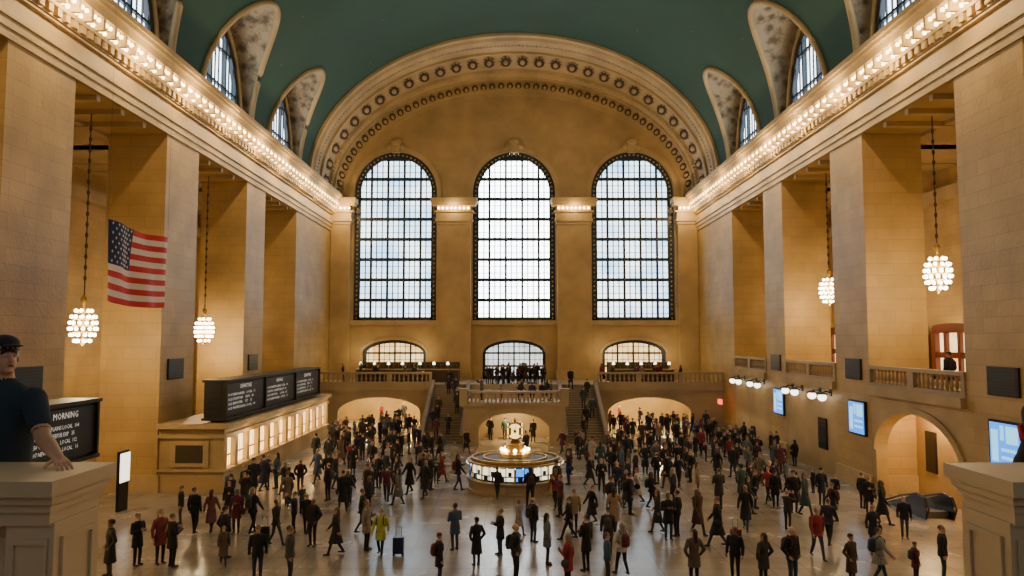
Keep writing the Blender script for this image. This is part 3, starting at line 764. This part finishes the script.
def remesh(prims, voxel, it=3):
    src = MB(); lab = []
    for o, l in prims: src.merge(o); lab += [l]*len(o.v)
    me = src.mesh('tmp', []); ob = bpy.data.objects.new('tmp', me); COL.objects.link(ob)
    m = ob.modifiers.new('r', 'REMESH'); m.mode = 'VOXEL'; m.voxel_size = voxel
    if it: s_ = ob.modifiers.new('s', 'SMOOTH'); s_.factor = .5; s_.iterations = it
    dg = bpy.context.evaluated_depsgraph_get(); dg.update()
    ev = bpy.data.meshes.new_from_object(ob.evaluated_get(dg))
    kd = kdtree.KDTree(len(src.v))
    for i, p in enumerate(src.v): kd.insert(p, i)
    kd.balance()
    out = MB(); out.v = [tuple(v.co) for v in ev.vertices]
    for p in ev.polygons:
        out.f.append(tuple(p.vertices)); out.m.append(lab[kd.find(p.center)[1]])
    bpy.data.objects.remove(ob); bpy.data.meshes.remove(me); bpy.data.meshes.remove(ev)
    return out
COAT, PANT, SKIN, HAIR, SHOE, BAG, EYE, LIP = range(8)
def hand_prims(wr, d, nrm, side, curl=.5, s=1.0):
    wr = Vector(wr); d = Vector(d).normalized(); nrm = Vector(nrm); nrm = (nrm-d*nrm.dot(d)).normalized(); w_ = d.cross(nrm)*side
    out = []
    for k in range(4):
        off = (-.030+.020*k)*s
        out.append(capsule(wr+w_*off*.6, wr+d*.085*s+w_*off, .014*s, .0125*s, 8, 2))
    for k, L in enumerate((.072, .082, .076, .058)):
        off = (-.031+.0205*k)*s; p = wr+d*.088*s+w_*off; ang = 0; dirv = d+w_*(-.10+.066*k)
        for j, fr in enumerate((.45, .32, .25)):
            ang += curl*(.35+.25*j); dd = (dirv.normalized()*math.cos(ang)+nrm*math.sin(ang)); q_ = p+dd*L*fr*s
            out.append(capsule(p, q_, (.0092-.0008*j)*s, (.0085-.0008*j)*s, 8, 2)); p = q_
    p = wr+d*.022*s-w_*.030*s
    for j, (L, tx) in enumerate(((.04, .75), (.03, .5), (.024, .3))):
        dd = (d*(1-tx*.4)-w_*tx+nrm*.25*curl).normalized(); q_ = p+dd*L*s
        out.append(capsule(p, q_, (.0125-.0015*j)*s, (.011-.0015*j)*s, 8, 2)); p = q_
    return out
def head_prims(C_, yaw=0, hair='short', cap=False):
    R = Matrix.Rotation(yaw, 3, 'Z'); C_ = Vector(C_)
    T = lambda x, y, z: tuple(C_+R @ Vector((x, y, z)))
    P = [(ellip(T(0, .008, .03), (.075, .095, .095), M=R), SKIN), (ellip(T(0, -.03, -.04), (.056, .062, .07), M=R), SKIN),
         (capsule(T(0, -.088, .012), T(0, -.108, -.022), .009, .014, 8, 2), SKIN),
         (ellip(T(.077, .012, -.005), (.012, .02, .032), M=R), SKIN), (ellip(T(-.077, .012, -.005), (.012, .02, .032), M=R), SKIN),
         (ellip(T(0, -.075, -.085), (.025, .02, .018), M=R), SKIN)]
    if hair == 'short': P += [(ellip(T(0, .022, .055), (.084, .1, .085), M=R), HAIR)]
    if hair == 'bald': P += [(ellip(T(0, .04, .0), (.08, .08, .05), M=R), HAIR)]
    if hair == 'long': P += [(ellip(T(0, .022, .05), (.09, .102, .092), M=R), HAIR), (capsule(T(0, .06, .02), T(0, .085, -.22), .085, .06), HAIR)]
    if hair == 'hat': P += [(ellip(T(0, .012, .075), (.092, .108, .08), M=R), BAG), (ellip(T(0, .03, .02), (.085, .095, .05), M=R), HAIR)]
    return P, T
def person_mesh(name, stride=0.0, arms='down', coat='jacket', hair='short', bag=None, female=False, voxel=.017, yaw=0, lean=0):
    P = []
    sw = .9 if female else 1.0
    for sd in (-1, 1):
        fy = sd*stride
        ank = (sd*.09, -fy, .085+(.05 if fy < -.1 else 0)); knee = (sd*.095, -fy*.45-.03-(.04 if fy < -.1 else 0), .48); hip = (sd*.088, 0, .90)
        P += [(capsule(hip, knee, .088, .06), PANT), (capsule(knee, ank, .06, .045), PANT)]
        P += [(capsule((ank[0], ank[1]+.03, ank[2]-.04), (ank[0]+sd*.02, ank[1]-.15, ank[2]-.05), .042, .034), SHOE)]
    ly = lambda z: -lean*(z-.9)
    secs = [(0, 0, .84, .13*sw, .10), (0, 0, .93, .165, .118), (0, ly(1.06), 1.06, .142*sw, .105), (0, ly(1.22), 1.22, .168*sw, .125), (0, ly(1.35), 1.35, .19*sw, .122), (0, ly(1.43), 1.43, .165*sw, .10), (0, ly(1.49), 1.49, .075, .07)]
    P += [(loft(densify(secs)), COAT)]
    if coat != 'shirt':
        hem = {'jacket': .80, 'thigh': .62, 'knee': .44, 'skirt': .50}[coat]; fl = {'jacket': .175, 'thigh': .2, 'knee': .225, 'skirt': .22}[coat]
        ct = [(0, 0, hem, fl, fl*.78+stride*.35), (0, 0, .9, .182*(1.03 if female else 1), .137), (0, ly(1.08), 1.08, .158*sw, .122), (0, ly(1.24), 1.24, .18*sw, .14), (0, ly(1.36), 1.36, .198*sw, .13), (0, ly(1.44), 1.44, .17*sw, .11), (0, ly(1.51), 1.51, .085, .08)]
        P += [(loft(densify(ct)), COAT)]
    th = .012 if coat != 'shirt' else .002
    hands = []
    for sd in (-1, 1):
        sh = Vector((sd*.185*sw, ly(1.41), 1.41))
        mode = arms if isinstance(arms, str) else arms[0 if sd < 0 else 1]
        if mode == 'down': el, wr = Vector((sd*.245, .03, 1.13)), Vector((sd*.255, -.03, .89))
        elif mode == 'swing': el, wr = Vector((sd*.24, .10*sd, 1.14)), Vector((sd*.245, .20*sd-.07, .92))
        elif mode == 'phone': el, wr = Vector((sd*.24, -.03, 1.14)), Vector((sd*.10, -.27, 1.22))
        elif mode == 'up': el, wr = Vector((sd*.25, -.22, 1.33)), Vector((sd*.08, -.36, 1.56))
        elif mode == 'pocket': el, wr = Vector((sd*.30, .06, 1.15)), Vector((sd*.20, -.06, .95))
        el.y += ly(1.15); wr.y += ly(1.15)
        P += [(capsule(sh, el, .06+th, .045+th), COAT), (capsule(el, wr, .045+th, .032+th), COAT)]
        d = (wr-el).normalized()
        hands.append((wr, d if mode != 'up' else Vector((0, -.1, 1)), sd))
    P += [(capsule((0, ly(1.45)+.01, 1.45), (0, ly(1.57), 1.57), .06, .053), SKIN)]
    hp, T = head_prims((0, ly(1.63)-.005, 1.635), yaw, hair); P += hp
    if bag == 'backpack': P += [(loft(densify([(0, .2, 1.0, .13, .09), (0, .22, 1.1, .15, .11), (0, .21, 1.35, .14, .09), (0, .19, 1.42, .09, .05)])), BAG)]
    if bag == 'shoulder':
        P += [(ellip((.27, .03, .88), (.07, .16, .14)), BAG)]
    out = remesh(P, voxel, 2)
    for wr, d, sd in hands:
        for h in hand_prims(wr, d, (-sd, -.2, 0), sd, .5):
            out.merge(h, None, SKIN)
    if bag == 'shoulder': out.tube([(.26, .0, 1.0), (.12, -.14, 1.25), (-.08, -.06, 1.50), (-.10, .06, 1.48), (.1, .15, 1.25), (.26, .06, 1.0)], .014, 5, BAG)
    if bag == 'backpack':
        for sd in (-1, 1): out.tube([(sd*.1, .12, 1.4), (sd*.11, .02, 1.53), (sd*.12, -.125, 1.4), (sd*.14, -.13, 1.2), (sd*.15, .1, 1.08)], .02, 5, BAG)
    for sd in (-1, 1):
        out.sphere(T(sd*.03, -.082, .01), (.013, .008, .009), 8, 5, EYE)
    out.sphere(T(0, -.09, -.055), (.022, .008, .006), 8, 4, LIP)
    return out
def objcolor_mat(name, rough=.8):
    m, nt, b_ = newmat(name); oi = N(nt, 'ShaderNodeObjectInfo'); nt.links.new(oi.outputs['Color'], b_.inputs['Base Color']); b_.inputs['Roughness'].default_value = rough; return m
def rnd_mat(name, cols, mul=1.0, rough=.8):
    m, nt, b_ = newmat(name); oi = N(nt, 'ShaderNodeObjectInfo'); r = N(nt, 'ShaderNodeValToRGB'); r.color_ramp.interpolation = 'CONSTANT'
    mm = N(nt, 'ShaderNodeMath', operation='MULTIPLY'); mm.inputs[1].default_value = mul; fr = N(nt, 'ShaderNodeMath', operation='FRACT')
    nt.links.new(oi.outputs['Random'], mm.inputs[0]); nt.links.new(mm.outputs[0], fr.inputs[0]); nt.links.new(fr.outputs[0], r.inputs[0])
    el = r.color_ramp.elements
    while len(el) < len(cols): el.new(.5)
    for i, c_ in enumerate(cols): el[i].position = i/len(cols); el[i].color = (*c_, 1)
    nt.links.new(r.outputs[0], b_.inputs['Base Color']); b_.inputs['Roughness'].default_value = rough; return m
PM = [objcolor_mat('coat_cloth'), rnd_mat('trouser_cloth', [(.012, .012, .015), (.02, .025, .05), (.01, .01, .01), (.04, .036, .032), (.025, .04, .08), (.015, .013, .012)], 7.3),
      rnd_mat('skin', [(.50, .30, .20), (.42, .24, .15), (.55, .34, .24), (.20, .10, .06), (.48, .29, .2)], 3.1, .55), rnd_mat('hair', [(.012, .009, .007), (.03, .018, .01), (.08, .045, .02), (.01, .01, .01), (.22, .19, .16)], 5.7, .6),
      mat('shoe_leather', (.012, .01, .01), .4), rnd_mat('bag_cloth', [(.01, .01, .012), (.03, .02, .012), (.02, .03, .05), (.12, .02, .02), (.04, .04, .04)], 11.3), mat('eye', (.02, .015, .01), .2), mat('lips', (.3, .08, .06), .5)]
SPECS = [dict(), dict(stride=.28, arms='swing'), dict(stride=.22, arms='swing', coat='thigh', bag='backpack'), dict(arms='phone', coat='thigh'), dict(arms=('down', 'phone'), hair='long', female=True, coat='thigh', bag='shoulder'),
         dict(stride=.24, arms='swing', hair='long', female=True, coat='knee'), dict(arms='up', coat='jacket'), dict(arms='pocket', coat='knee', hair='hat'), dict(stride=.3, arms='swing', coat='knee', hair='short', bag='shoulder'),
         dict(arms='pocket', hair='bald', coat='jacket', bag='backpack'), dict(stride=.2, arms=('swing', 'phone'), female=True, hair='long', coat='jacket', bag='backpack'), dict(arms='down', hair='hat', coat='thigh', bag='backpack', yaw=.5), dict(stride=.12, arms='down', coat='jacket', yaw=-.6), dict(arms='pocket', coat='thigh', female=True, hair='long', yaw=.4)]
MESHES = [person_mesh('p', **s_).mesh('person_figure', PM, True) for s_ in SPECS]
PAL = [(.008, .008, .01)]*13+[(.013, .016, .026)]*6+[(.025, .023, .022)]*5+[(.04, .028, .018)]*3+[(.02, .03, .06)]*3+[(.09, .09, .09), (.20, .02, .025), (.32, .30, .27), (.09, .11, .12), (.03, .06, .06), (.24, .17, .10), (.10, .02, .04), (.06, .10, .20), (.14, .11, .07)]
placed = []
def person(x, y, z=0, kind=None, rot=None, col=None, s=None, md=.5, force=False):
    for a, b_, c_ in placed:
        if abs(c_-z) < 1 and (a-x)**2+(b_-y)**2 < md*md and not force: return False
    placed.append((x, y, z))
    ob = bpy.data.objects.new('person', MESHES[random.randrange(len(MESHES)) if kind is None else kind]); COL.objects.link(ob)
    ob.location = (x, y, z-.003); ob.rotation_euler = (0, 0, random.uniform(0, 2*pi) if rot is None else rot)
    s = s or (random.uniform(.9, 1.08) if random.random() > .05 else random.uniform(.68, .8)); ob.scale = (s*random.uniform(.95, 1.1), s*random.uniform(.95, 1.1), s)
    c_ = col or random.choice(PAL); ob.color = (*c_, 1); return True
B_, NV_, GR, RD, WH, TL = (.008, .008, .01), (.015, .02, .045), (.08, .08, .08), (.25, .02, .025), (.45, .43, .4), (.04, .09, .11)
FG = [(-13.4,25.4,None,B_),(-13.1,26.6,None,B_),(-12.4,26.8,None,(.2,.04,.04)),(-11.8,26.4,3,B_),(-14.2,32.5,0,B_),(-12.9,30.8,None,B_),(-12.3,31.0,5,(.14,.06,.06)),(-11.2,30.8,4,(.12,.02,.04)),(-12.5,33.4,None,B_),
      (-10.1,26.6,5,(.09,.06,.04)),(-8.3,24.8,0,B_),(-9.1,29.2,1,B_),(-8.9,30.9,None,NV_),(-8.35,30.7,None,B_),(-6.5,27.9,5,(.02,.02,.02)),(-7.2,24.6,None,(.05,.06,.05)),(-5.5,28.5,4,(.24,.21,.17)),(-4.85,27.8,2,(.4,.42,.06)),
      (-2.4,24.6,11,B_),(-2.2,28.5,3,(.04,.07,.14)),(-1.3,26.6,7,B_),(-.5,27.9,3,B_),(.05,24.8,9,(.02,.02,.02)),(.2,30.8,5,(.28,.25,.22)),(1.15,26.7,13,(.10,.13,.15)),(2.15,30,1,B_),(2.45,26,3,B_),(3.0,24.7,0,(.03,.08,.16)),(3.6,25.6,10,WH),(1.7,24.0,4,RD),
      (6.05,30,3,B_),(6.5,30.5,0,B_),(7.4,30.8,5,(.06,.03,.02)),(7.7,29,8,B_),(7.2,25,0,B_),(7.9,24.3,13,(.03,.03,.03)),(8.8,24.3,9,B_),(12,29.2,1,(.02,.02,.03)),(10.8,24.6,7,(.05,.03,.02)),(11.8,24.8,2,(.25,.24,.22)),(13.0,24.9,11,(.10,.02,.02)),(13.9,24.9,0,B_),
      (16.2,35.5,0,B_),(15.9,34.2,4,B_),(15.6,32.4,5,B_),(15.4,30.2,0,B_),(11.2,35.5,6,B_),(12.2,36.6,1,RD),(15.4,36.6,0,B_),(15.3,39,4,B_),(3.3,32.5,8,B_),(4.1,31.3,5,(.3,.2,.12)),(6.4,35.5,None,B_),(5.9,36.6,None,WH),(5.7,24.3,13,(.1,.07,.05)),(-12.9,36.6,None,B_)]
for x, y, k, c_ in FG: person(x, y, 0, k, None, c_, force=True)
def cluster(x0, x1, y0, y1, n):
    t = 0; k = 0
    while k < n and t < n*20:
        t += 1; x, y = random.uniform(x0, x1), random.uniform(y0, y1)
        if (x-BX)**2+(y-BY)**2 < 3.2**2: continue
        if abs(x) < 7.7 and y > 54.8: continue
        if x < -14.1 and y > 38: continue
        if x > 15.6 and y < 37: continue
        if person(x, y, md=.62): k += 1
cluster(-13.8, -3.4, 34, 46, 38); cluster(-13.5, -4, 46, 56, 34)
cluster(4, 15.5, 34, 46, 38); cluster(4, 16.5, 46, 56, 44)
cluster(-15, -7.8, 56, 65.2, 24); cluster(7.8, 16.5, 56, 65.2, 28)
cluster(-3.5, 3.5, 44, 53, 5); cluster(12, 17.5, 44, 60, 20); cluster(-14, 14, 27, 36, 24)
cluster(-14, -8, 68, 73, 3); cluster(8, 14, 68, 73, 3)
for k in range(6): person(BX+3.05*math.cos(k*1.03+.3), BY+3.05*math.sin(k*1.03+.3), rot=k*1.03+.3-pi/2)
for sg in (-1, 1):
    for k in range(0, NS-1, 2 if sg < 0 else 4):
        person(sg*random.uniform(4.5, 6.5), 57.2+RUN*(k+.5), 3.9*(k+1)/NS, md=.3, rot=random.choice([0, pi])+random.uniform(-.3, .3))
for k in range(40): person(random.uniform(-3.0, 3.0), random.uniform(66.2, 68.2), 3.9, md=.42)
for k in range(9): person(random.uniform(-3.1, 3.1), random.uniform(59, 63.5), 2.9, md=.5)
for k in range(4): person(random.uniform(-2, 2), random.uniform(57.2, 60.3), 0, md=.6)
for k in range(20): person(random.choice([-1, 1])*random.uniform(8, 17), random.uniform(67, 69.5), 3.9, md=.6)
person(19.3, 33.5, 5.4); person(19.3, 31.8, 5.4); person(19.2, 55.5, 5.4)

def suitcase(x, y, c_):
    e = empty('suitcase', (x, y, 0)); q = MB()
    q.rings([[(.2*sx_, .12*sy_, z) for sx_, sy_ in ((-1,-.7),(-.85,-1),(.85,-1),(1,-.7),(1,.7),(.85,1),(-.85,1),(-1,.7))] for z in (.08, .12, .62, .66)], 0, True, True)
    for k in range(5): q.box(-.15+.07*k, -.13+.07*k, -.135, .135, .12, .62, 1)
    q.tube([(-.1, .08, .6), (-.1, .08, 1.0), (.1, .08, 1.0), (.1, .08, .6)], .01, 5, 1)
    for sx_ in (-.16, .16):
        for sy_ in (-.08, .08): q.sphere((sx_, sy_, .045), .045, 8, 6, 1)
    q.build('shell', [mat('suitcase_shell', c_, .4), M_BLACK], e)
suitcase(-4.2, 27.8, (.02, .03, .12)); suitcase(-9.6, 29.4, (.02, .02, .02)); suitcase(8.4, 29.0, (.2, .01, .02)); suitcase(2.9, 30.2, (.03, .03, .03))

def hero_left():
    P = []
    for sd in (-1, 1):
        P += [(capsule((sd*.1, 0, .92), (sd*.11, -.02, .5), .10, .068, 16), PANT), (capsule((sd*.11, -.02, .5), (sd*.12, .0, .09), .066, .05, 16), PANT),
              (capsule((sd*.12, .04, .05), (sd*.14, -.16, .045), .045, .038, 12), SHOE)]
    secs = [(-.02, 0, .86, .17, .13), (-.02, 0, .95, .185, .145), (0, -.01, 1.08, .178, .155), (.01, -.025, 1.22, .195, .155), (.02, -.035, 1.34, .21, .145), (.025, -.035, 1.415, .195, .12), (.02, -.03, 1.455, .145, .095), (.01, -.02, 1.50, .08, .075)]
    P += [(loft(densify(secs, .02), 32), COAT)]
    P += [(capsule((-.18, -.02, 1.43), (-.27, .03, 1.14), .072, .058, 16), COAT), (capsule((-.27, .03, 1.16), (-.27, -.04, .9), .043, .03, 14), SKIN)]
    sh, el, wr = Vector((.215, -.05, 1.385)), Vector((.375, -.19, 1.16)), Vector((.60, -.40, 1.078))
    P += [(capsule(sh, sh+(el-sh)*.64, .078, .066, 20), COAT), (capsule(sh+(el-sh)*.84, el, .047, .046, 18), SKIN), (capsule(el, el+(wr-el)*.35, .046, .046, 18), SKIN), (capsule(el+(wr-el)*.35, wr, .046, .028, 18), SKIN)]
    P += [(capsule((.01, -.02, 1.46), (.01, -.035, 1.58), .062, .056, 16), SKIN), (loft(densify([(.01, -.02, 1.465, .085, .08), (.01, -.022, 1.51, .07, .068)], .01), 24), COAT)]
    YW = .95
    hp, T = head_prims((.02, -.045, 1.645), YW, 'none')
    R = Matrix.Rotation(YW, 3, 'Z'); P += hp
    P += [(ellip(T(0, .035, .01), (.080, .078, .05), 20, 12, R), HAIR), (ellip(T(0, .012, .078), (.084, .102, .062), 24, 14, R), BAG), (ellip(T(0, -.12, .070), (.060, .062, .008), 20, 8, R), BAG)]
    P += [(capsule(T(-.045, -.075, .032), T(-.018, -.088, .034), .005, .004, 8), HAIR), (capsule(T(.045, -.075, .032), T(.018, -.088, .034), .005, .004, 8), HAIR)]
    out = remesh(P, .0062, 3)
    hd = Vector((.14, -.15, -.05)).normalized()
    hl = remesh([(capsule(wr-hd*.03, wr+hd*.02, .028, .022, 14), SKIN)]+[(h, SKIN) for h in hand_prims(wr, hd, (0, 0, -1), 1, .22, 1.05)], .0028, 2)
    out.merge(hl, None, SKIN)
    for h in hand_prims((-.27, -.04, .9), (0, -.1, -1), (1, 0, 0), -1, .5): out.merge(h, None, SKIN)
    for sd in (-1, 1):
        out.sphere(T(sd*.031, -.083, .012), (.013, .009, .007), 12, 8, 8); out.sphere(T(sd*.031, -.090, .012), (.005, .004, .005), 8, 6, EYE)
    out.sphere(T(0, -.093, -.052), (.024, .008, .007), 12, 6, LIP)
    return out
HM = [mat('navy_polo', (.014, .030, .050), .85), mat('dark_jeans', (.015, .02, .035), .85), mat('hero_skin', (.50, .29, .19), .5), mat('brown_hair', (.03, .018, .01), .7), PM[4], mat('navy_cap', (.012, .016, .03), .8), PM[6], PM[7], mat('eye_white', (.7, .68, .65), .3)]
ob = hero_left().build('leaning_man', HM, smooth=True, loc=(-3.19, 4.72, 6.05))
def hero_right():
    P = []
    for sd in (-1, 1):
        P += [(capsule((sd*.1, .22, .92), (sd*.11, .2, .5), .10, .068, 14), PANT), (capsule((sd*.11, .2, .5), (sd*.12, .22, .09), .066, .05, 14), PANT), (capsule((sd*.12, .26, .05), (sd*.14, .06, .045), .045, .038, 12), SHOE)]
    P += [(loft(densify([(0, .22, .84, .17, .14), (0, .2, .98, .18, .15), (0, .12, 1.12, .175, .15), (0, .05, 1.25, .2, .15), (0, -.02, 1.33, .20, .12), (0, -.05, 1.38, .1, .09)], .02), 28), COAT)]
    for sd in (-1, 1):
        P += [(capsule((sd*.2, 0, 1.28), (sd*.31, -.16, 1.10), .078, .062, 16), COAT), (capsule((sd*.31, -.16, 1.10), (sd*.12, -.34, 1.085), .058, .04, 14), COAT)]
    P += [(capsule((0, -.03, 1.34), (0, -.08, 1.45), .06, .055, 14), SKIN)]
    hp, T = head_prims((0, -.11, 1.50), -.3, 'short'); P += hp
    out = remesh(P, .009, 3)
    for sd in (-1, 1):
        for h in hand_prims((sd*.12, -.34, 1.075), (-sd*.8, -.45, -.05), (0, 0, -1), sd, .3): out.merge(h, None, SKIN)
        out.sphere(T(sd*.031, -.083, .012), (.013, .008, .008), 8, 5, EYE)
    out.tube([(-.21, -.07, 1.275), (-.315, -.02, 1.19), (-.37, -.13, 1.13)], .02, 8, 5)
    return out
HM2 = [mat('dark_jacket', (.012, .012, .014), .8), PM[1], HM[2], HM[3], PM[4], mat('red_trim', (.5, .02, .02), .7), PM[6], PM[7]]
hero_right().build('leaning_visitor', HM2, smooth=True, loc=(3.54, 4.86, 6.05))

# ------------------------------------------------------------------ world + camera
wd = bpy.data.worlds.new('world'); scn.world = wd; wd.use_nodes = True
wd.node_tree.nodes['Background'].inputs[0].default_value = (.6, .7, .85, 1); wd.node_tree.nodes['Background'].inputs[1].default_value = .4
cam = bpy.data.cameras.new('camera'); co = bpy.data.objects.new('camera', cam); COL.objects.link(co)
cam.sensor_width = 36; cam.lens = 36*750/1024; cam.clip_end = 300; cam.clip_start = .05
co.location = (0, 0, 7.8); co.rotation_euler = (pi/2+math.atan(52/750), 0, .0027)
scn.camera = co
